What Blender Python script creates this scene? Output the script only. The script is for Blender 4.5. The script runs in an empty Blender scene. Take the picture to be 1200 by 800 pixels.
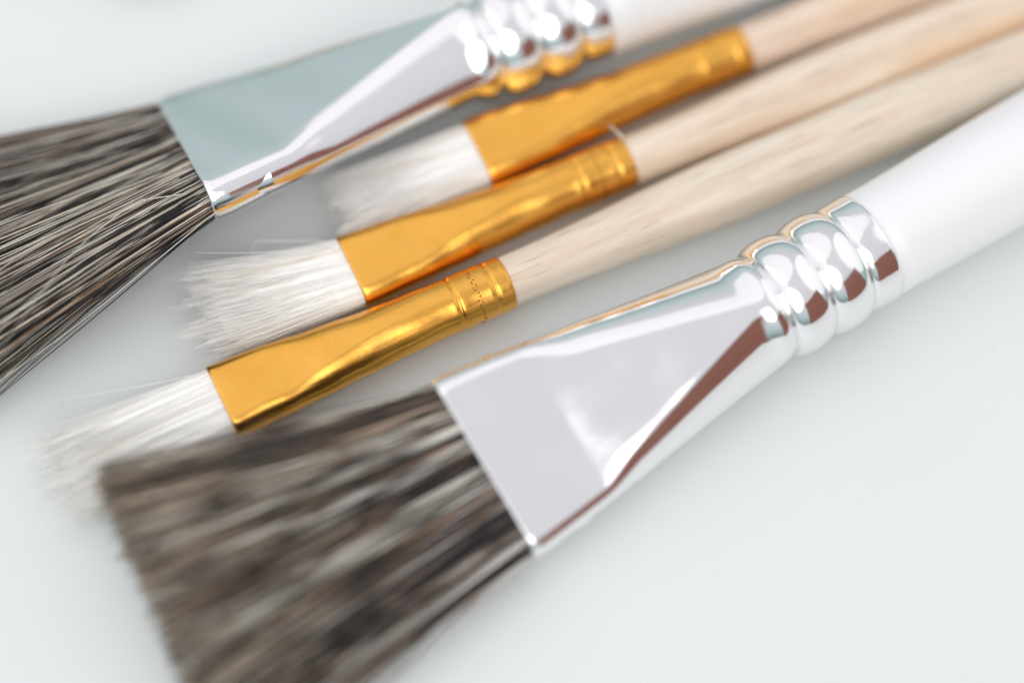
import bpy, math, random
import numpy as np
from mathutils import Vector, Euler

MM = 0.001
R = math.radians
random.seed(7)
scene = bpy.context.scene
col = scene.collection

# ------------------------------------------------------------------ camera
ELEV, DIST = 62.0, 311.6
cam_data = bpy.data.cameras.new('camera')
cam = bpy.data.objects.new('camera', cam_data)
col.objects.link(cam)
cam.location = (0, -math.cos(R(ELEV)) * DIST * MM, math.sin(R(ELEV)) * DIST * MM)
cam.rotation_euler = (R(90 - ELEV), 0, 0)
cam_data.sensor_width = 36.0
cam_data.lens = 90.0
cam_data.clip_start = 0.01
cam_data.clip_end = 50.0
cam_data.dof.use_dof = True
cam_data.dof.focus_distance = 0.3052
cam_data.dof.aperture_fstop = 3.5
scene.camera = cam

# ------------------------------------------------------------------ world: soft bright interior light
world = bpy.data.worlds.new('World')
scene.world = world
world.use_nodes = True
wn, wl = world.node_tree.nodes, world.node_tree.links
wn.clear()
w_out = wn.new('ShaderNodeOutputWorld')
w_bg = wn.new('ShaderNodeBackground')
w_tc = wn.new('ShaderNodeTexCoord')
w_sep = wn.new('ShaderNodeSeparateXYZ')
w_ramp = wn.new('ShaderNodeValToRGB')
wl.new(w_tc.outputs['Generated'], w_sep.inputs[0])
wl.new(w_sep.outputs['Z'], w_ramp.inputs['Fac'])
e = w_ramp.color_ramp.elements
e[0].position, e[0].color = 0.0, (0.30, 0.35, 0.34, 1)
e[1].position, e[1].color = 1.0, (0.80, 0.79, 0.83, 1)
m = e.new(0.06); m.color = (0.25, 0.33, 0.32, 1)
m = e.new(0.18); m.color = (0.44, 0.56, 0.56, 1)
m = e.new(0.34); m.color = (0.58, 0.67, 0.69, 1)
m = e.new(0.55); m.color = (0.72, 0.71, 0.75, 1)
wl.new(w_ramp.outputs['Color'], w_bg.inputs['Color'])
w_bg.inputs['Strength'].default_value = 0.93
wl.new(w_bg.outputs[0], w_out.inputs[0])

# ------------------------------------------------------------------ window-like soft lamps, far left and near, plus two added fills
def area(name, loc, target, sx, sy, power, color):
    d = bpy.data.lights.new(name, 'AREA')
    d.shape = 'ELLIPSE'; d.size = sx; d.size_y = sy
    d.energy = power; d.color = color
    o = bpy.data.objects.new(name, d); col.objects.link(o)
    o.location = loc
    o.rotation_euler = (Vector(target) - Vector(loc)).to_track_quat('-Z', 'Y').to_euler()
    return o
area('window_light', (-0.58, 0.46, 1.20), (0, 0, 0), 2.0, 1.9, 2.8, (1.0, 0.985, 0.96))
area('left_gap_fill', (-0.98, -0.47, 1.00), (0, 0, 0), 2.5, 2.3, 4.2, (1.0, 0.985, 0.96))  # added fill, shines along the brushes to brighten the gaps
area('right_gap_fill', (1.08, 0.54, 0.90), (0, 0, 0), 2.0, 1.8, 3.4, (1.0, 0.985, 0.96))  # added fill from the handle end, also to brighten the gaps
area('near_window_light', (0.08, -1.02, 1.15), (0, 0, 0), 1.3, 1.3, 8.8, (1.0, 0.985, 0.96))

vs = scene.view_settings
vs.view_transform = 'Standard'
vs.look = 'None'
vs.exposure = 0.0
vs.gamma = 1.0
vs.use_curve_mapping = False
scene.cycles.max_bounces = 24
scene.cycles.diffuse_bounces = 20
scene.cycles.glossy_bounces = 6
scene.cycles.transmission_bounces = 20

# ------------------------------------------------------------------ helpers
def tag(o, label=None, cat=None, group=None, kind=None):
    for k, v in (('label', label), ('category', cat), ('group', group), ('kind', kind)):
        if v:
            o[k] = v
    return o

def mesh_obj(name, verts, faces, mat, parent=None, smooth=True):
    me = bpy.data.meshes.new(name)
    me.from_pydata([tuple(v) for v in verts], [], faces)
    me.update()
    if smooth:
        me.polygons.foreach_set('use_smooth', [True] * len(me.polygons))
    me.materials.append(mat)
    o = bpy.data.objects.new(name, me)
    col.objects.link(o)
    o.parent = parent
    return o

def empty(name, loc, rot):
    o = bpy.data.objects.new(name, None)
    col.objects.link(o)
    o.empty_display_size = 0.005
    o.location = loc
    o.rotation_euler = rot
    return o

def new_mat(name):
    m = bpy.data.materials.new(name)
    m.use_nodes = True
    n, l = m.node_tree.nodes, m.node_tree.links
    return m, n, l, n['Principled BSDF']

def noise(n, l, scale, detail=3, rough=0.5, vec=None):
    t = n.new('ShaderNodeTexNoise')
    t.inputs['Scale'].default_value = scale
    t.inputs['Detail'].default_value = detail
    t.inputs['Roughness'].default_value = rough
    if vec is not None:
        l.new(vec, t.inputs['Vector'])
    return t

def mapped(n, l, scale, loc=(0, 0, 0)):
    tc = n.new('ShaderNodeTexCoord')
    mp = n.new('ShaderNodeMapping')
    mp.inputs['Scale'].default_value = scale
    mp.inputs['Location'].default_value = loc
    l.new(tc.outputs['Object'], mp.inputs['Vector'])
    return mp.outputs['Vector']

def ramp(n, l, fac, stops):
    r = n.new('ShaderNodeValToRGB')
    e = r.color_ramp.elements
    e[0].position, e[0].color = stops[0][0], (*stops[0][1], 1)
    e[1].position, e[1].color = stops[-1][0], (*stops[-1][1], 1)
    for p, c in stops[1:-1]:
        k = e.new(p); k.color = (*c, 1)
    l.new(fac, r.inputs['Fac'])
    return r.outputs['Color']

def mix(n, l, a, b, fac, mode='MIX'):
    x = n.new('ShaderNodeMix'); x.data_type = 'RGBA'; x.blend_type = mode
    for v, k in ((a, 6), (b, 7), (fac, 0)):
        if hasattr(v, 'is_output') or hasattr(v, 'links'):
            l.new(v, x.inputs[k])
        else:
            x.inputs[k].default_value = (*v, 1) if isinstance(v, tuple) else v
    return x.outputs[2]

def bump(n, l, h, strength, dist, bsdf, prev=None):
    b = n.new('ShaderNodeBump')
    b.inputs['Strength'].default_value = strength
    b.inputs['Distance'].default_value = dist
    l.new(h, b.inputs['Height'])
    if prev is not None:
        l.new(prev, b.inputs['Normal'])
    l.new(b.outputs[0], bsdf.inputs['Normal'])
    return b.outputs[0]

# ------------------------------------------------------------------ materials
def mat_table():
    m, n, l, b = new_mat('white_lacquered_table')
    v = mapped(n, l, (1, 1, 1))
    big = noise(n, l, 18, 3, 0.5, v)
    c = ramp(n, l, big.outputs['Fac'], [(0.3, (0.725, 0.762, 0.758)), (0.7, (0.750, 0.785, 0.778))])
    sp = noise(n, l, 900, 2, 0.5, v)
    mask = ramp(n, l, sp.outputs['Fac'], [(0.72, (0, 0, 0)), (0.77, (0.4, 0.4, 0.4))])
    c = mix(n, l, c, (0.45, 0.45, 0.44), mask)
    l.new(c, b.inputs['Base Color'])
    rg = noise(n, l, 60, 4, 0.6, v)
    rr = n.new('ShaderNodeMapRange')
    rr.inputs['To Min'].default_value = 0.40; rr.inputs['To Max'].default_value = 0.55
    l.new(rg.outputs['Fac'], rr.inputs['Value']); l.new(rr.outputs[0], b.inputs['Roughness'])
    b.inputs['Specular IOR Level'].default_value = 0.3
    f = noise(n, l, 350, 3, 0.6, v)
    bump(n, l, f.outputs['Fac'], 0.15, 0.0002, b)
    return m

def mat_chrome():
    m, n, l, b = new_mat('polished_nickel')
    b.inputs['Base Color'].default_value = (0.93, 0.925, 0.93, 1)
    b.inputs['Metallic'].default_value = 1.0
    v = mapped(n, l, (1, 1, 1))
    s = noise(n, l, 700, 3, 0.6, v)
    rr = n.new('ShaderNodeMapRange')
    rr.inputs['To Min'].default_value = 0.06; rr.inputs['To Max'].default_value = 0.13
    l.new(s.outputs['Fac'], rr.inputs['Value'])
    # finger smudges dull the polish in soft patches, fine scratches run along the tube
    sm = noise(n, l, 130, 4, 0.6, v)
    smr = n.new('ShaderNodeMapRange')
    smr.inputs['From Min'].default_value = 0.50; smr.inputs['From Max'].default_value = 0.72
    smr.inputs['To Min'].default_value = 0.0; smr.inputs['To Max'].default_value = 0.07
    l.new(sm.outputs['Fac'], smr.inputs['Value'])
    ad = n.new('ShaderNodeMath'); ad.operation = 'ADD'
    l.new(rr.outputs[0], ad.inputs[0]); l.new(smr.outputs[0], ad.inputs[1])
    l.new(ad.outputs[0], b.inputs['Roughness'])
    scv = mapped(n, l, (120, 5200, 5200))
    scn = noise(n, l, 1.0, 2, 0.5, scv)
    pre = bump(n, l, scn.outputs['Fac'], 0.05, 0.00006, b)
    w = noise(n, l, 90, 2, 0.5, v)
    bump(n, l, w.outputs['Fac'], 0.10, 0.0002, b, pre)
    return m

def mat_gold(seed):
    m, n, l, b = new_mat('golden_anodised_metal')
    v = mapped(n, l, (1, 1, 1), (seed, seed * .3, 0))
    a = noise(n, l, 260, 4, 0.6, v)
    c = ramp(n, l, a.outputs['Fac'], [(0.3, (0.85, 0.43, 0.075)), (0.7, (0.90, 0.475, 0.095))])
    sc = noise(n, l, 1500, 3, 0.65, v)
    mk = ramp(n, l, sc.outputs['Fac'], [(0.70, (0, 0, 0)), (0.76, (0.6, 0.6, 0.6))])
    c = mix(n, l, c, (0.95, 0.72, 0.42), mk)
    l.new(c, b.inputs['Base Color'])
    b.inputs['Metallic'].default_value = 1.0
    rr = n.new('ShaderNodeMapRange')
    rr.inputs['To Min'].default_value = 0.20; rr.inputs['To Max'].default_value = 0.30
    l.new(a.outputs['Fac'], rr.inputs['Value']); l.new(rr.outputs[0], b.inputs['Roughness'])
    # the hair inside prints faint ribs through the thin metal, plus small dents
    rv = mapped(n, l, (90, 1500, 900), (seed, 0, 0))
    rib = noise(n, l, 1.0, 2, 0.5, rv)
    p = bump(n, l, rib.outputs['Fac'], 0.32, 0.00014, b)
    dent = noise(n, l, 420, 3, 0.55, v)
    bump(n, l, dent.outputs['Fac'], 0.22, 0.00018, b, p)
    return m

def mat_mark():
    m, n, l, b = new_mat('worn_embossing')
    b.inputs['Base Color'].default_value = (0.22, 0.085, 0.012, 1)
    b.inputs['Metallic'].default_value = 0.7
    b.inputs['Roughness'].default_value = 0.45
    return m

def mat_wood(seed, tint):
    m, n, l, b = new_mat('pale_bare_wood')
    v = mapped(n, l, (28, 420, 420), (seed * 3.1, seed, seed * 2))
    g = noise(n, l, 1.0, 5, 0.6, v)
    lo = tuple(x * y for x, y in zip((0.68, 0.545, 0.42), tint))
    hi = tuple(x * y for x, y in zip((0.83, 0.745, 0.64), tint))
    c = ramp(n, l, g.outputs['Fac'], [(0.32, lo), (0.52, tuple((p + q) / 2 for p, q in zip(lo, hi))), (0.68, hi)])
    fv = mapped(n, l, (110, 2200, 2200), (seed, seed * 5, 0))
    fl = noise(n, l, 1.0, 3, 0.6, fv)
    mk = ramp(n, l, fl.outputs['Fac'], [(0.57, (0, 0, 0)), (0.70, (0.6, 0.6, 0.6))])
    c = mix(n, l, c, tuple(x * 0.55 for x in lo), mk)
    sv = mapped(n, l, (14, 150, 150), (seed * 2, 0, seed))
    st = noise(n, l, 1.0, 2, 0.5, sv)
    sk = ramp(n, l, st.outputs['Fac'], [(0.58, (0, 0, 0)), (0.74, (0.55, 0.55, 0.55))])
    c = mix(n, l, c, (0.70, 0.43, 0.21), sk)
    l.new(c, b.inputs['Base Color'])
    b.inputs['Roughness'].default_value = 0.55
    b.inputs['Specular IOR Level'].default_value = 0.35
    bump(n, l, fl.outputs['Fac'], 0.35, 0.00010, b)
    return m

def mat_white_paint():
    m, n, l, b = new_mat('white_lacquer')
    v = mapped(n, l, (1, 1, 1))
    a = noise(n, l, 40, 3, 0.5, v)
    c = ramp(n, l, a.outputs['Fac'], [(0.3, (0.85, 0.86, 0.87)), (0.7, (0.87, 0.88, 0.89))])
    l.new(c, b.inputs['Base Color'])
    b.inputs['Roughness'].default_value = 0.28
    f = noise(n, l, 160, 2, 0.5, v)
    bump(n, l, f.outputs['Fac'], 0.08, 0.0003, b)
    return m

def mat_hair(name, translucent, rough):
    m, n, l, b = new_mat(name)
    at = n.new('ShaderNodeAttribute'); at.attribute_name = 'hair_tone'
    l.new(at.outputs['Color'], b.inputs['Base Color'])
    b.inputs['Roughness'].default_value = rough
    b.inputs['Specular IOR Level'].default_value = 0.5
    if translucent:
        t = n.new('ShaderNodeBsdfTranslucent')
        l.new(at.outputs['Color'], t.inputs['Color'])
        mx = n.new('ShaderNodeMixShader'); mx.inputs[0].default_value = translucent
        l.new(b.outputs[0], mx.inputs[1]); l.new(t.outputs[0], mx.inputs[2])
        l.new(mx.outputs[0], n['Material Output'].inputs['Surface'])
    return m

def mat_core(seed):
    m, n, l, b = new_mat('packed_white_hair')
    v = mapped(n, l, (60, 2600, 2600), (seed, 0, 0))
    g = noise(n, l, 1.0, 4, 0.65, v)
    c = ramp(n, l, g.outputs['Fac'], [(0.25, (0.94, 0.925, 0.885)), (0.6, (0.985, 0.975, 0.945))])
    l.new(c, b.inputs['Base Color'])
    b.inputs['Roughness'].default_value = 0.6
    bump(n, l, g.outputs['Fac'], 0.6, 0.0002, b)
    return m

def mat_brown():
    m, n, l, b = new_mat('reddish_brown_matte')
    v = mapped(n, l, (1, 1, 1))
    a = noise(n, l, 60, 3, 0.5, v)
    c = ramp(n, l, a.outputs['Fac'], [(0.3, (0.30, 0.11, 0.075)), (0.7, (0.34, 0.13, 0.09))])
    l.new(c, b.inputs['Base Color'])
    b.inputs['Roughness'].default_value = 0.7
    return m

M_TABLE, M_CHROME, M_MARK = mat_table(), mat_chrome(), mat_mark()
M_WHITE, M_BROWN = mat_white_paint(), mat_brown()
M_DARKHAIR = mat_hair('dark_mixed_hair', 0.0, 0.42)
M_PALEHAIR = mat_hair('white_goat_hair', 0.0, 0.45)

# ------------------------------------------------------------------ lofts
def section(w, t, r, cham=0.0, na=12, ns=10):
    """rounded rectangle outline, half sizes w x t, corner radius r, fixed point count"""
    r = min(r, w, t)
    pts = []
    fw, ft = max(w - r, 1e-4), max(t - r, 1e-4)
    for cx, cy, a0 in ((fw, ft, 0), (-fw, ft, 90), (-fw, -ft, 180), (fw, -ft, 270)):
        for i in range(na + 1):
            a = R(a0 + 90 * i / na)
            x, y = cx + r * math.cos(a), cy + r * math.sin(a)
            if cham:
                q = i / na
                a1, a2 = R(a0), R(a0 + 90)
                lx = cx + r * (math.cos(a1) * (1 - q) + math.cos(a2) * q)
                ly = cy + r * (math.sin(a1) * (1 - q) + math.sin(a2) * q)
                x, y = x + (lx - x) * cham, y + (ly - y) * cham
            pts.append((x, y))
        nx = {0: (-fw, ft + r), 90: None, 180: (fw, -ft - r), 270: None}[a0]
        if nx:
            x0, y0 = pts[-1]
            for i in range(1, ns):
                q = i / ns
                pts.append((x0 + (nx[0] - x0) * q, y0 + (nx[1] - y0) * q))
    return pts

def loft(name, stations, mat, parent, wob=None, close_end=False, close_start=False):
    """stations: (u, w, t, r) in millimetres along local +x"""
    verts, faces = [], []
    np_ = None
    for (u, w, t, r, *ch) in stations:
        s = section(w, t, r, *ch)
        np_ = len(s)
        for (y, z) in s:
            if wob:
                dy, dz = wob(u, y, z)
                y, z = y + dy, z + dz
            verts.append((u * MM, y * MM, z * MM))
    for i in range(len(stations) - 1):
        for j in range(np_):
            k = (j + 1) % np_
            faces.append((i * np_ + j, i * np_ + k, (i + 1) * np_ + k, (i + 1) * np_ + j))
    if close_end:
        b0 = (len(stations) - 1) * np_
        faces.append(tuple(b0 + j for j in range(np_)))
    if close_start:
        faces.append(tuple(reversed(range(np_))))
    return mesh_obj(name, verts, faces, mat, parent)

def lathe(name, prof, mat, parent, seg=56, close_end=False, close_start=False):
    verts, faces = [], []
    for (u, r) in prof:
        for j in range(seg):
            a = 2 * math.pi * j / seg
            verts.append((u * MM, r * math.cos(a) * MM, r * math.sin(a) * MM))
    for i in range(len(prof) - 1):
        for j in range(seg):
            k = (j + 1) % seg
            faces.append((i * seg + j, i * seg + k, (i + 1) * seg + k, (i + 1) * seg + j))
    if close_end:
        b0 = (len(prof) - 1) * seg
        faces.append(tuple(b0 + j for j in range(seg)))
    if close_start:
        faces.append(tuple(reversed(range(seg))))
    return mesh_obj(name, verts, faces, mat, parent)

def smooth01(x):
    x = min(1, max(0, x))
    return x * x * (3 - 2 * x)

# ------------------------------------------------------------------ hair tufts: every hair is a thin tapering tube
def tuft(name, parent, mat, seed, n, w, t, length, gain, bend, sag, r_hair, tone,
         mz, roll, clumps=0, clump_pull=0.5, clump_off=0.4, jag=0.06, stray=0.02, nseg=8, wave=0.25,
         extra=None, ytilt=0.0, zgain=1.0, lift=0.0, flat=0.0, curve=0.35, scatter=0.35, clump_jag=0.7, top=0, top_tone=None):
    rng = np.random.default_rng(seed)
    # roots inside the flattened mouth
    y0 = rng.uniform(-w, w, n * 3); z0 = rng.uniform(-t, t, n * 3)
    ok = (np.clip(np.abs(y0) - (w - t), 0, None) ** 2 + z0 ** 2) < t * t
    y0, z0 = y0[ok][:n], z0[ok][:n]
    n = len(y0)
    if top:
        h_ = top // 2
        y0[-h_:] = -w + 1.6 * rng.random(h_) ** 2 * w * 0.5
        z0[-top:] = (t - 0.1) * rng.uniform(0.75, 1.0, top) * np.sqrt(np.clip(1 - (np.clip(np.abs(y0[-top:]) - (w - t), 0, None) / t) ** 2, 0, 1))
    L = length * (1 + rng.normal(0, jag, n)) + ytilt * y0
    side = np.where(y0 > 0, gain[0], gain[1])
    yt = y0 * side + bend
    zt = z0 * zgain - sag + lift * (y0 / w)
    if clumps:
        cy = rng.uniform(-w, w, clumps); cz = rng.uniform(-t, t, clumps)
        d = (cy[None] - y0[:, None]) ** 2 + ((cz[None] - z0[:, None]) * 1.6) ** 2
        ci = d.argmin(1)
        cside = np.where(cy > 0, gain[0], gain[1])
        off_y = rng.normal(0, clump_off, clumps); off_z = rng.normal(0, clump_off * 0.8, clumps)
        pull = clump_pull * rng.uniform(0.4, 1.3, clumps)[ci]
        if top:
            pull[-top:] = 0
        yt = yt + ((cy * cside + bend + off_y)[ci] - yt) * pull
        zt = zt + ((cz * zgain - sag + off_z)[ci] - zt) * pull
        L = L * (1 + rng.normal(0, jag * clump_jag, clumps)[ci])
    else:
        ci = np.zeros(n, int)
    yt = yt + rng.normal(0, scatter, n); zt = zt + rng.normal(0, scatter * 0.85, n)
    if top:
        zt[-top:] += 0.9 + 0.7 * rng.random(top)
    st = rng.random(n) < stray
    yt[st] += rng.normal(0, 2.6, st.sum()); zt[st] += np.abs(rng.normal(0, 1.8, st.sum()))
    s = np.linspace(0, 1, nseg + 1)
    ease = curve * s ** 2 + (1 - curve) * s
    x = 2.0 - (L[:, None] + 2.0) * s[None]
    amp = rng.normal(0, wave, (n, 2)); ph = rng.uniform(0, 6.28, (n, 2)); fq = rng.uniform(2.0, 5.0, (n, 2))
    wy = amp[:, :1] * s * (np.sin(fq[:, :1] * s[None] + ph[:, :1]))
    wz = amp[:, 1:] * s * (np.sin(fq[:, 1:] * s[None] + ph[:, 1:]))
    y = y0[:, None] + (yt - y0)[:, None] * ease[None] + wy
    z = z0[:, None] + (zt - z0)[:, None] * ease[None] + wz
    rad = r_hair * rng.uniform(0.7, 1.25, n)
    colr = tone(rng, y0 / w, z0 / t, ci, s, n, max(clumps, 1))
    if top:
        tt = np.array(top_tone)[rng.integers(0, len(top_tone), top)] * rng.uniform(0.8, 1.15, (top, 1))
        colr[-top:] = np.clip(tt, 0, 0.95)[:, None, :]
        rad[-top:] *= rng.uniform(0.8, 1.35, top)
    if extra:
        for (pts, er, ec) in extra:
            pts = np.array(pts, float)
            q = np.linspace(0, len(pts) - 1, nseg + 1)
            ex = [np.interp(q, range(len(pts)), pts[:, k]) for k in range(3)]
            x = np.vstack([x, ex[0]]); y = np.vstack([y, ex[1]]); z = np.vstack([z, ex[2]])
            rad = np.append(rad, er)
            colr = np.concatenate([colr, np.tile(np.array(ec, float), (1, nseg + 1, 1))])
            n += 1
    # the fan settles towards the table
    dz = -flat * y * math.sin(roll) * ease[None] if not extra else -flat * y * math.sin(roll) * np.clip((2.0 - x) / (length + 2.0), 0, 1)
    y = y + dz * math.sin(roll); z = z + dz * math.cos(roll)
    # nothing sinks into the table
    wz_ = mz + y * math.sin(roll) + z * math.cos(roll)
    lo = 0.25 + 0.5 * rng.random(n)[:, None]
    up = np.clip(lo - wz_, 0, None)
    y = y + up * math.sin(roll); z = z + up * math.cos(roll)
    P = np.stack([x, y, z], -1)                                  # n, seg+1, 3
    T = np.gradient(P, axis=1)
    T /= np.linalg.norm(T, axis=2, keepdims=True) + 1e-12
    A = np.cross(T, np.array([0, 0, 1.0])); A /= np.linalg.norm(A, axis=2, keepdims=True) + 1e-12
    B = np.cross(T, A)
    taper = (1 - 0.65 * np.clip((s - 0.35) / 0.65, 0, 1) ** 1.5)
    rr = rad[:, None, None] * taper[None, :, None]
    twist = rng.uniform(-0.4, 0.4, n)[:, None, None]
    ring = []
    for k in range(3):
        a = 2 * math.pi * k / 3 + math.pi / 2 + twist
        ring.append(P + rr * (A * np.cos(a) + B * np.sin(a)))
    V = np.stack(ring, 2).reshape(-1, 3) * MM                      # n, seg+1, 3 points
    idx = np.arange(n * (nseg + 1) * 3).reshape(n, nseg + 1, 3)
    F = []
    for k in range(3):
        j = (k + 1) % 3
        F.append(np.stack([idx[:, :-1, k], idx[:, 1:, k], idx[:, 1:, j], idx[:, :-1, j]], -1).reshape(-1, 4))
    F = np.concatenate(F)
    me = bpy.data.meshes.new(name)
    me.vertices.add(len(V)); me.vertices.foreach_set('co', V.astype(np.float32).ravel())
    me.loops.add(F.size); me.loops.foreach_set('vertex_index', F.astype(np.int32).ravel())
    me.polygons.add(len(F))
    me.polygons.foreach_set('loop_start', np.arange(0, F.size, 4, dtype=np.int32))
    me.update(calc_edges=True)
    ca = me.attributes.new('hair_tone', 'FLOAT_COLOR', 'POINT')
    c4 = np.ones((len(V), 4), np.float32)
    c4[:, :3] = np.repeat(colr.reshape(-1, 3), 3, axis=0)
    ca.data.foreach_set('color', c4.ravel())
    me.materials.append(mat)
    o = bpy.data.objects.new(name, me); col.objects.link(o); o.parent = parent
    o['kind'] = 'stuff'
    return o

def tone_dark(weights, tip_light, gain=1.0, band=0.0, lock=0.72, conc=1.4):
    """animal hair: black to cream, each lock with its own mix and dark bands painted for the shade where it dips under others"""
    pal = np.array([(0.010, 0.009, 0.011), (0.05, 0.032, 0.022), (0.20, 0.125, 0.080), (0.40, 0.31, 0.23), (0.74, 0.66, 0.54)])
    tipc = np.array((0.52, 0.41, 0.29))
    def f(rng, yn, zn, ci, s, n, nc):
        cw = rng.dirichlet(np.array(weights) * conc, nc)
        cw = lock * cw + (1 - lock) * np.array(weights) / sum(weights)
        cum = cw.cumsum(1)[ci]
        k = (rng.random(n)[:, None] > cum).sum(1).clip(0, 4)
        base = pal[k] * rng.uniform(0.75, 1.25, (n, 1))
        ql = rng.uniform(0.1, 1.0, nc)[ci] * rng.uniform(0.5, 1.0, n)
        q = tip_light * np.clip((s - 0.3) / 0.7, 0, 1)[None, :, None] * ql[:, None, None]
        c = base[:, None, :] * (1 - q) + tipc * q
        if band:  # dark stretches paint the shade where locks pass under others
            ph = rng.uniform(0, 6.28, nc)[ci] + rng.normal(0, 0.5, n); fr = rng.uniform(10, 24, nc)[ci]
            wv = 0.5 + 0.5 * np.sin(ph[:, None] + fr[:, None] * s[None])
            wv = np.clip((wv - 0.45) * 2.6, 0, 1)[:, :, None] * band
            c = c * (1 - wv) + np.array((0.012, 0.011, 0.012)) * wv
        return np.clip(c * gain, 0, 0.92)
    return f

def tone_pale(base, warm):
    def f(rng, yn, zn, ci, s, n, nc):
        b = np.array(base) * rng.uniform(0.97, 1.02, (n, 1))
        wmk = (rng.random(n) < warm)
        b[wmk] = b[wmk] * np.array((0.93, 0.80, 0.66))
        return np.clip(np.repeat(b[:, None, :], len(s), 1), 0, 0.993)
    return f

# ------------------------------------------------------------------ the setting
def make_table():
    x0, x1, y0, y1, zt, th, b = -0.8, 0.8, -0.6, 0.9, 0.0, 0.028, 0.003
    prof = [(0.0, -th), (0.0, -b), (b * 0.3, -b * 0.3), (b, 0.0)]
    verts, faces = [], []
    for ins, z in prof:
        for (x, y) in ((x0 + ins, y0 + ins), (x1 - ins, y0 + ins), (x1 - ins, y1 - ins), (x0 + ins, y1 - ins)):
            verts.append((x, y, z))
    for i in range(3):
        for j in range(4):
            k = (j + 1) % 4
            faces.append((i * 4 + j, i * 4 + k, (i + 1) * 4 + k, (i + 1) * 4 + j))
    faces.append((12, 13, 14, 15)); faces.append((3, 2, 1, 0))
    o = mesh_obj('table_top', verts, faces, M_TABLE, None, smooth=False)
    tag(o, 'plain glossy white table top under the brushes', 'table', kind='structure')
make_table()

# ------------------------------------------------------------------ wide flat brushes with polished ferrules and white handles
S_LEN = 43.2          # mouth to the middle of the first bead
def make_wide(loc, alpha, roll, label, hair):
    root = empty('wide_flat_brush', (loc[0] * MM, loc[1] * MM, loc[2] * MM), (R(roll), 0, R(alpha)))
    tag(root, label, 'paintbrush', 'wide flat brushes with silver ferrules')
    W0, T0, RE = 11.85, 2.8, 7.0
    st = [(0.9, W0 - .45, T0 - .45, T0 - .45), (8.0, W0 - .45, T0 - .45, T0 - .45)][::-1]
    st += [(0.05, W0 - 0.40, T0 - 0.40, T0 - 0.40), (0.0, W0 - .22, T0 - .22, T0 - .22), (0.06, W0 - .05, T0 - .05, T0 - .05), (0.25, W0, T0, T0 - .1)]
    N = 80
    for i in range(1, N + 1):
        u = 0.25 + (38.6 - 0.25) * i / N
        # the pressed mouth stays thin, then the tube swells to the round end
        q = max(0.0, (u - 11.0) / (38.6 - 11.0))
        qs = (q + 0.045 * math.sin(math.pi * min(1, q))) if q > 0 else 0
        k = smooth01((u - 10.0) / 3.2)
        t = T0 - 0.18 * smooth01(u / 10.5) * (1 - q) + (RE - T0) * (1 - (1 - q) ** 1.15)
        w = W0 + (RE - W0) * (0.85 * max(0, u - 2) / 36.6 + 0.15 * smooth01((u - 2) / 36.6))
        t = min(t, w)
        r = min(t * (0.86 + 0.14 * q), w)
        st.append((u, w, t, r, 0.46 * smooth01((u - 11) / 6) * smooth01((39.0 - u) / 3)))
    st += [(39.2, 6.88, 6.88, 6.88), (39.7, 6.72, 6.72, 6.72), (40.05, 6.42, 6.42, 6.42), (40.25, 6.2, 6.2, 6.2), (40.6, 6.05, 6.05, 6.05)]
    fer = loft('ferrule', st, M_CHROME, root,
               wob=lambda u, y, z: (0, (0.05 * math.sin(u * 0.55 + y * 0.3) * (1 if u > 1 else 0) * max(0, 1 - u / 36))))
    for c in (S_LEN - 0.2, S_LEN + 5.4):
        prof = []
        for i in range(19):
            a = math.pi * i / 18
            prof.append((c - 2.85 * math.cos(a), 6.15 + 1.38 * (math.sin(a) ** 0.75)))
        lathe('bead', prof, M_CHROME, fer)
    lathe('collar', [(51.35, 6.0), (51.4, 6.5), (51.6, 6.82), (52.0, 6.98), (53.0, 7.05), (54.8, 7.12), (55.1, 7.10), (55.2, 7.0), (55.2, 6.5)], M_CHROME, fer)
    prof = [(50.0, 5.9), (54.6, 6.0), (54.9, 6.88)]
    for i in range(1, 40):
        u = 55.0 + 118 * i / 40
        q = i / 40
        r = 6.88 + 0.4 * smooth01(q / 0.22) - 3.6 * smooth01((q - 0.28) / 0.72)
        prof.append((u, r))
    u, r = prof[-1]
    for a in (20, 40, 60, 75, 86):
        prof.append((u + r * math.sin(R(a)), r * math.cos(R(a))))
    lathe('handle', prof, M_WHITE, root, close_end=True)
    tuft('bristles', root, M_DARKHAIR, w=W0 - 0.6, t=T0 - 0.55, mz=loc[2], roll=R(roll), **hair)
    return root

make_wide((-3.6, -21.0, 7.5), 32.6, 17.0,
          'wide flat brush with blurred grey-brown bristles fanned over a golden ferrule, white handle',
          dict(seed=3, n=8000, length=39.5, ytilt=-0.22, gain=(2.0, 1.55), scatter=0.45, clump_jag=0.3, clump_off=0.7, bend=0.6, sag=1.6, r_hair=0.085,
               tone=tone_dark((0.42, 0.08, 0.19, 0.16, 0.15), 0.6, 1.6, 0.9, 0.75, 0.7), clumps=520, flat=0.3, clump_pull=0.4, jag=0.022,
               wave=0.42, zgain=1.5))
S2_extra = [
    ([(-1, -9.5, 1.8), (-8, -8.0, 2.9), (-17, -12.5, 3.6), (-30, -22, 3.0)], 0.075, (0.80, 0.74, 0.62)),
    ([(-2, -9.8, 1.5), (-14, -12.8, 2.6), (-26, -17, 2.9), (-38, -24, 2.0)], 0.075, (0.78, 0.72, 0.62)),
    ([(-2, -6, 2.0), (-12, -8.2, 3.0), (-22, -8.6, 3.2), (-38, -14, 2.0)], 0.075, (0.74, 0.68, 0.58)),
]
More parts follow.
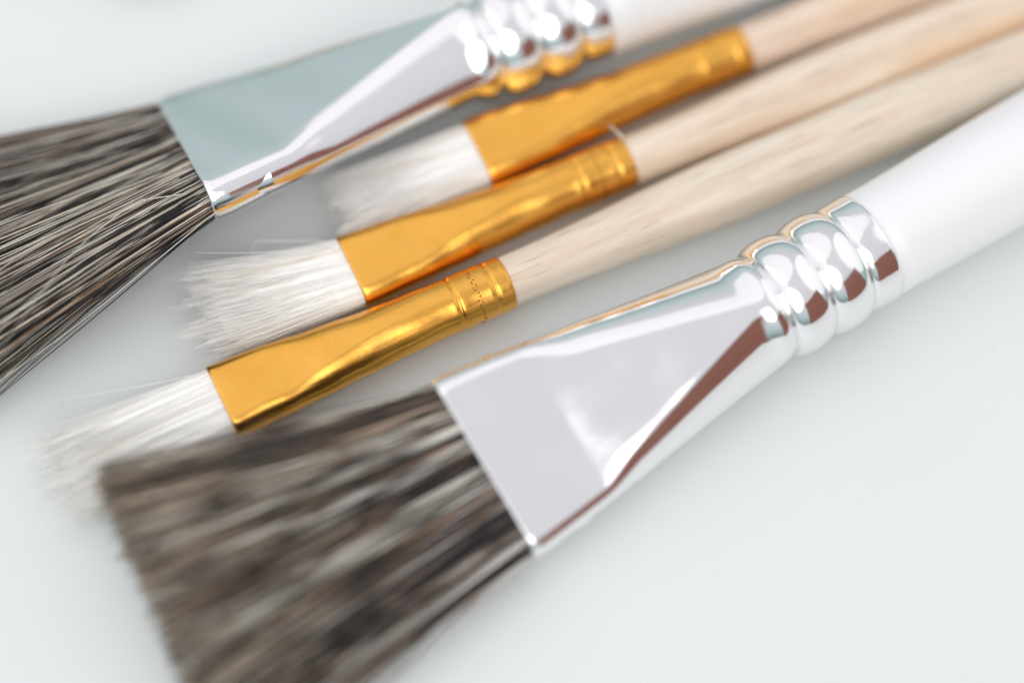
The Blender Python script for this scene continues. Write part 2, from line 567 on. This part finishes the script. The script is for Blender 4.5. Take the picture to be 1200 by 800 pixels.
make_wide((-40.2, 21.0, 8.2), 24.4, -22.0,
          'wide flat brush with crisp black and cream bristles, its silver ferrule turned on edge',
          dict(seed=11, n=7500, length=44, top=700, top_tone=[(.90, .84, .74), (.82, .74, .62), (.012, .011, .012), (.015, .014, .014), (.02, .016, .014), (.25, .16, .10), (.62, .54, .45)], scatter=1.4, gain=(2.0, 1.5), bend=-0.6, sag=5.5, clump_off=1.0, r_hair=0.085,
               tone=tone_dark((0.60, 0.08, 0.06, 0.06, 0.20), 0.08, 1.45, 0.2, 0.35, 1.2), clumps=200, flat=1.0, curve=0.08, clump_pull=0.4, jag=0.05,
               wave=0.7, zgain=1.4, extra=S2_extra, stray=0.012, nseg=10))

# ------------------------------------------------------------------ slim flat brushes with golden ferrules and bare wooden handles
G_LEN = 37.4
def make_slim(loc, alpha, roll, label, hair, seed, tint, splinter=False):
    root = empty('slim_flat_brush', (loc[0] * MM, loc[1] * MM, loc[2] * MM), (R(roll), 0, R(alpha)))
    tag(root, label, 'paintbrush', 'slim brushes with golden ferrules')
    mg = mat_gold(seed)
    W0, T0, RE = 4.85, 2.2, 3.35
    st = [(6.0, W0 - .3, T0 - .3, T0 - .3), (0.05, W0 - .28, T0 - .28, T0 - .28), (0.0, W0 - .14, T0 - .14, T0 - .14), (0.08, W0 - .02, T0 - .02, T0 - .02)]
    us = list(np.linspace(0.3, 29.6, 44)) + [29.9, 30.15, 30.3, 30.45, 30.6, 30.75, 31.0, 31.5, 32.2, 33, 33.8, 34.5, 34.9, 35.1, 35.25, 35.4, 35.55, 35.8, 36.2, 36.8, 37.2]
    for u in us:
        q = smooth01((u - 7.5) / 16.0)
        t = T0 + (RE - T0) * (1 - (1 - min(1, max(0, (u - 8) / 17))) ** 1.6) * smooth01((u - 7.6) / 2.2)
        w = W0 + (RE - W0) * min(1, max(0, (u - 1) / 27.0)) ** 1.1
        g = 0.0
        for c in (30.45, 35.25):
            g += 0.17 * math.exp(-((u - c) / 0.17) ** 2)
            g -= 0.05 * math.exp(-((abs(u - c) - 0.5) / 0.25) ** 2)
        if 30.45 < u < 35.25:
            g -= 0.05
        w, t = w - g, t - g
        t = min(t, w)
        st.append((u, w, t, min(w, t * (0.92 + 0.08 * q)), 0.35 * smooth01((u - 7) / 5) * smooth01((27.0 - u) / 8)))
    st += [(37.4, 3.28, 3.28, 3.28), (37.42, 3.05, 3.05, 3.05)]
    def wob(u, y, z):
        d = 0.05 * math.sin(u * 0.7 + seed * 2 + y * 0.8) * max(0, 1 - u / 30)
        dent = -0.12 * math.exp(-((u - 9.8 - seed % 2) / 1.7) ** 2 - ((y + 0.6) / 1.6) ** 2) * (1 if z > 0 else 0)
        return (0.03 * math.sin(u * 1.1 + seed), (d + dent) if abs(z) > 0.5 else 0)
    fer = loft('ferrule', st, mg, root, wob=wob)
    # punched marks round the crimped band
    rng = random.Random(seed)
    verts, faces = [], []
    a = 0.0
    while a < 2 * math.pi:
        for _ in range(rng.choice((1, 2, 2))):
            u = 33.0 + rng.uniform(-0.28, 0.28)
            rot = rng.uniform(0, math.pi); ln, wd = rng.uniform(0.06, 0.15), rng.uniform(0.035, 0.06)
            aa = a + rng.uniform(-0.03, 0.03)
            rr0, rr1 = RE - 0.05, RE + 0.075
            b0 = len(verts)
            for rr in (rr0, rr1):
                for sx, sy in ((-1, -1), (1, -1), (1, 1), (-1, 1)):
                    du = (sx * ln * math.cos(rot) - sy * wd * math.sin(rot))
                    dv = (sx * ln * math.sin(rot) + sy * wd * math.cos(rot)) / RE
                    verts.append(((u + du) * MM, rr * math.cos(aa + dv) * MM, rr * math.sin(aa + dv) * MM))
            for f in ((4, 5, 6, 7), (0, 1, 5, 4), (1, 2, 6, 5), (2, 3, 7, 6), (3, 0, 4, 7)):
                faces.append(tuple(b0 + i for i in f))
        a += rng.uniform(0.08, 0.16)
    mk = mesh_obj('embossed_marks', verts, faces, M_MARK, fer, smooth=False)
    mk['kind'] = 'stuff'
    mw = mat_wood(seed * 1.7, tint)
    prof = [(33.0, 2.9), (37.3, 3.12)]
    for i in range(1, 44):
        u = 37.3 + 150 * i / 44
        q = i / 44
        prof.append((u, 3.12 + 1.15 * smooth01(q / 0.22) - 2.0 * smooth01((q - 0.35) / 0.65)))
    u, r = prof[-1]
    for b in (20, 40, 60, 75, 86):
        prof.append((u + r * math.sin(R(b)), r * math.cos(R(b))))
    hd = lathe('handle', prof, mw, root, close_end=True)
    if splinter:
        vs_, fs_ = [], []
        pts = [(37.6, 1.7, 2.75), (37.3, 2.6, 3.3), (36.7, 3.3, 4.0), (36.2, 3.6, 4.5)]
        for i, (x, y, z) in enumerate(pts):
            rr = 0.24 * (1 - 0.2 * i)
            for k in range(5):
                c = 2 * math.pi * k / 5
                vs_.append(((x + rr * math.cos(c)) * MM, (y + rr * 0.5 * math.sin(c)) * MM, (z + rr * math.sin(c)) * MM))
        for i in range(3):
            for k in range(5):
                j = (k + 1) % 5
                fs_.append((i * 5 + k, i * 5 + j, (i + 1) * 5 + j, (i + 1) * 5 + k))
        fs_.append((15, 16, 17, 18, 19)); fs_.append((4, 3, 2, 1, 0))
        mesh_obj('splinter', vs_, fs_, mw, hd)
    hair_obj = tuft('bristles', root, M_PALEHAIR, w=W0 - 0.35, t=T0 - 0.35, mz=loc[2], roll=R(roll), **hair)
    # solid white mass added inside the tuft to brighten it, shaped like the covering hair
    L, st = hair['length'], []
    for i in range(15):
        q = i / 14
        e_ = 0.35 * q * q + 0.65 * q
        wc = (W0 - 0.45) * (1 + (0.5 * (hair['gain'][0] + hair['gain'][1]) - 1) * e_) * (1 - 0.10 * q)
        tc = (T0 - 0.42) * (1.0 + 0.15 * q) * (1 - 0.55 * q ** 4)
        st.append((1.0 - (0.95 * L + 1.0) * q, wc, tc, tc, hair['bend'] * e_, -hair['sag'] * e_))
    vs_, fs_ = [], []
    rg = random.Random(seed + 50)
    for i, (u, w, t, r, oy, oz) in enumerate(st):
        sec = section(w, t, r)
        for (y, z) in sec:
            vs_.append(((u + (rg.uniform(-0.8, 0.8) if i == 14 else 0)) * MM, (y + oy) * MM, (z + oz + rg.uniform(-.04, .04)) * MM))
    k_ = len(sec)
    for i in range(14):
        for a_ in range(k_):
            b_ = (a_ + 1) % k_
            fs_.append((i * k_ + a_, i * k_ + b_, (i + 1) * k_ + b_, (i + 1) * k_ + a_))
    fs_.append(tuple(14 * k_ + a_ for a_ in range(k_)))
    mesh_obj('hair_core', vs_, fs_, mat_core(seed), hair_obj)
    return root

base_pale = dict(n=2100, stray=0.008, r_hair=0.06, clumps=60, clump_pull=0.35, nseg=7, wave=0.16, zgain=1.3)
make_slim((-4.5, 23.9, 4.4), 24.9, 2.0, 'slim golden brush touching the silver ferrule of the brush turned on edge',
          dict(base_pale, seed=21, length=17.5, gain=(0.85, 1.15), bend=0.4, sag=0.6, jag=0.05, tone=tone_pale((0.985, 0.975, 0.95), 0.04)),
          1, (1.0, 0.93, 0.90))
make_slim((-19.6, 7.0, 4.4), 25.0, 4.0, 'slim golden brush lying between two like it, splinter at its ferrule end',
          dict(base_pale, seed=22, length=17.0, gain=(1.35, 1.35), bend=2.6, sag=0.5, jag=0.07, stray=0.015, tone=tone_pale((0.992, 0.98, 0.945), 0.02),
               extra=[([(0, 4.2, 1.0), (-8, 7.4, 1.8), (-9.2, 7.9, 2.0), (-10.6, 5.6, 2.2)], 0.055, (0.9, 0.88, 0.84))]),
          2, (1.0, 0.97, 0.93), splinter=True)
make_slim((-34.4, -10.6, 4.4), 25.9, 4.0, 'slim golden brush half covered by the grey-brown bristles',
          dict(base_pale, seed=23, length=20.0, gain=(1.3, 1.3), bend=-0.3, sag=1.0, jag=0.06, tone=tone_pale((0.992, 0.98, 0.945), 0.02)),
          3, (0.99, 0.99, 0.97))
make_slim((-46.5, 71.2, 4.4), 85.0, 0.0, 'slim brush beyond the rest, only its pale bristle tips in view',
          dict(base_pale, seed=24, n=2500, length=17.0, gain=(1.2, 1.2), bend=0.0, sag=0.8, jag=0.06, tone=tone_pale((0.93, 0.91, 0.84), 0.06)),
          4, (1.0, 1.0, 1.0))

# ------------------------------------------------------------------ unseen brown box, added for the brown reflection in the polished metal
def make_box(cx, cy, az, w, d, h):
    root = empty('brown_reflection_box', (cx, cy, 0), (0, 0, R(az)))
    tag(root, 'unseen reddish brown box added for its reflection in the silver ferrule', 'box')
    def slab(name, x0, x1, y0, y1, z0, z1):
        v = [(x, y, z) for z in (z0, z1) for (x, y) in ((x0, y0), (x1, y0), (x1, y1), (x0, y1))]
        f = [(3, 2, 1, 0), (4, 5, 6, 7), (0, 1, 5, 4), (1, 2, 6, 5), (2, 3, 7, 6), (3, 0, 4, 7)]
        mesh_obj(name, v, f, M_BROWN, root, smooth=False)
    slab('body', -w / 2, w / 2, -d / 2, d / 2, 0.0, h - 0.022)
    slab('lid', -w / 2 - .003, w / 2 + .003, -d / 2 - .003, d / 2 + .003, h - 0.022, h)
make_box(0.35, -0.195, 60, 0.25, 0.12, 0.26)
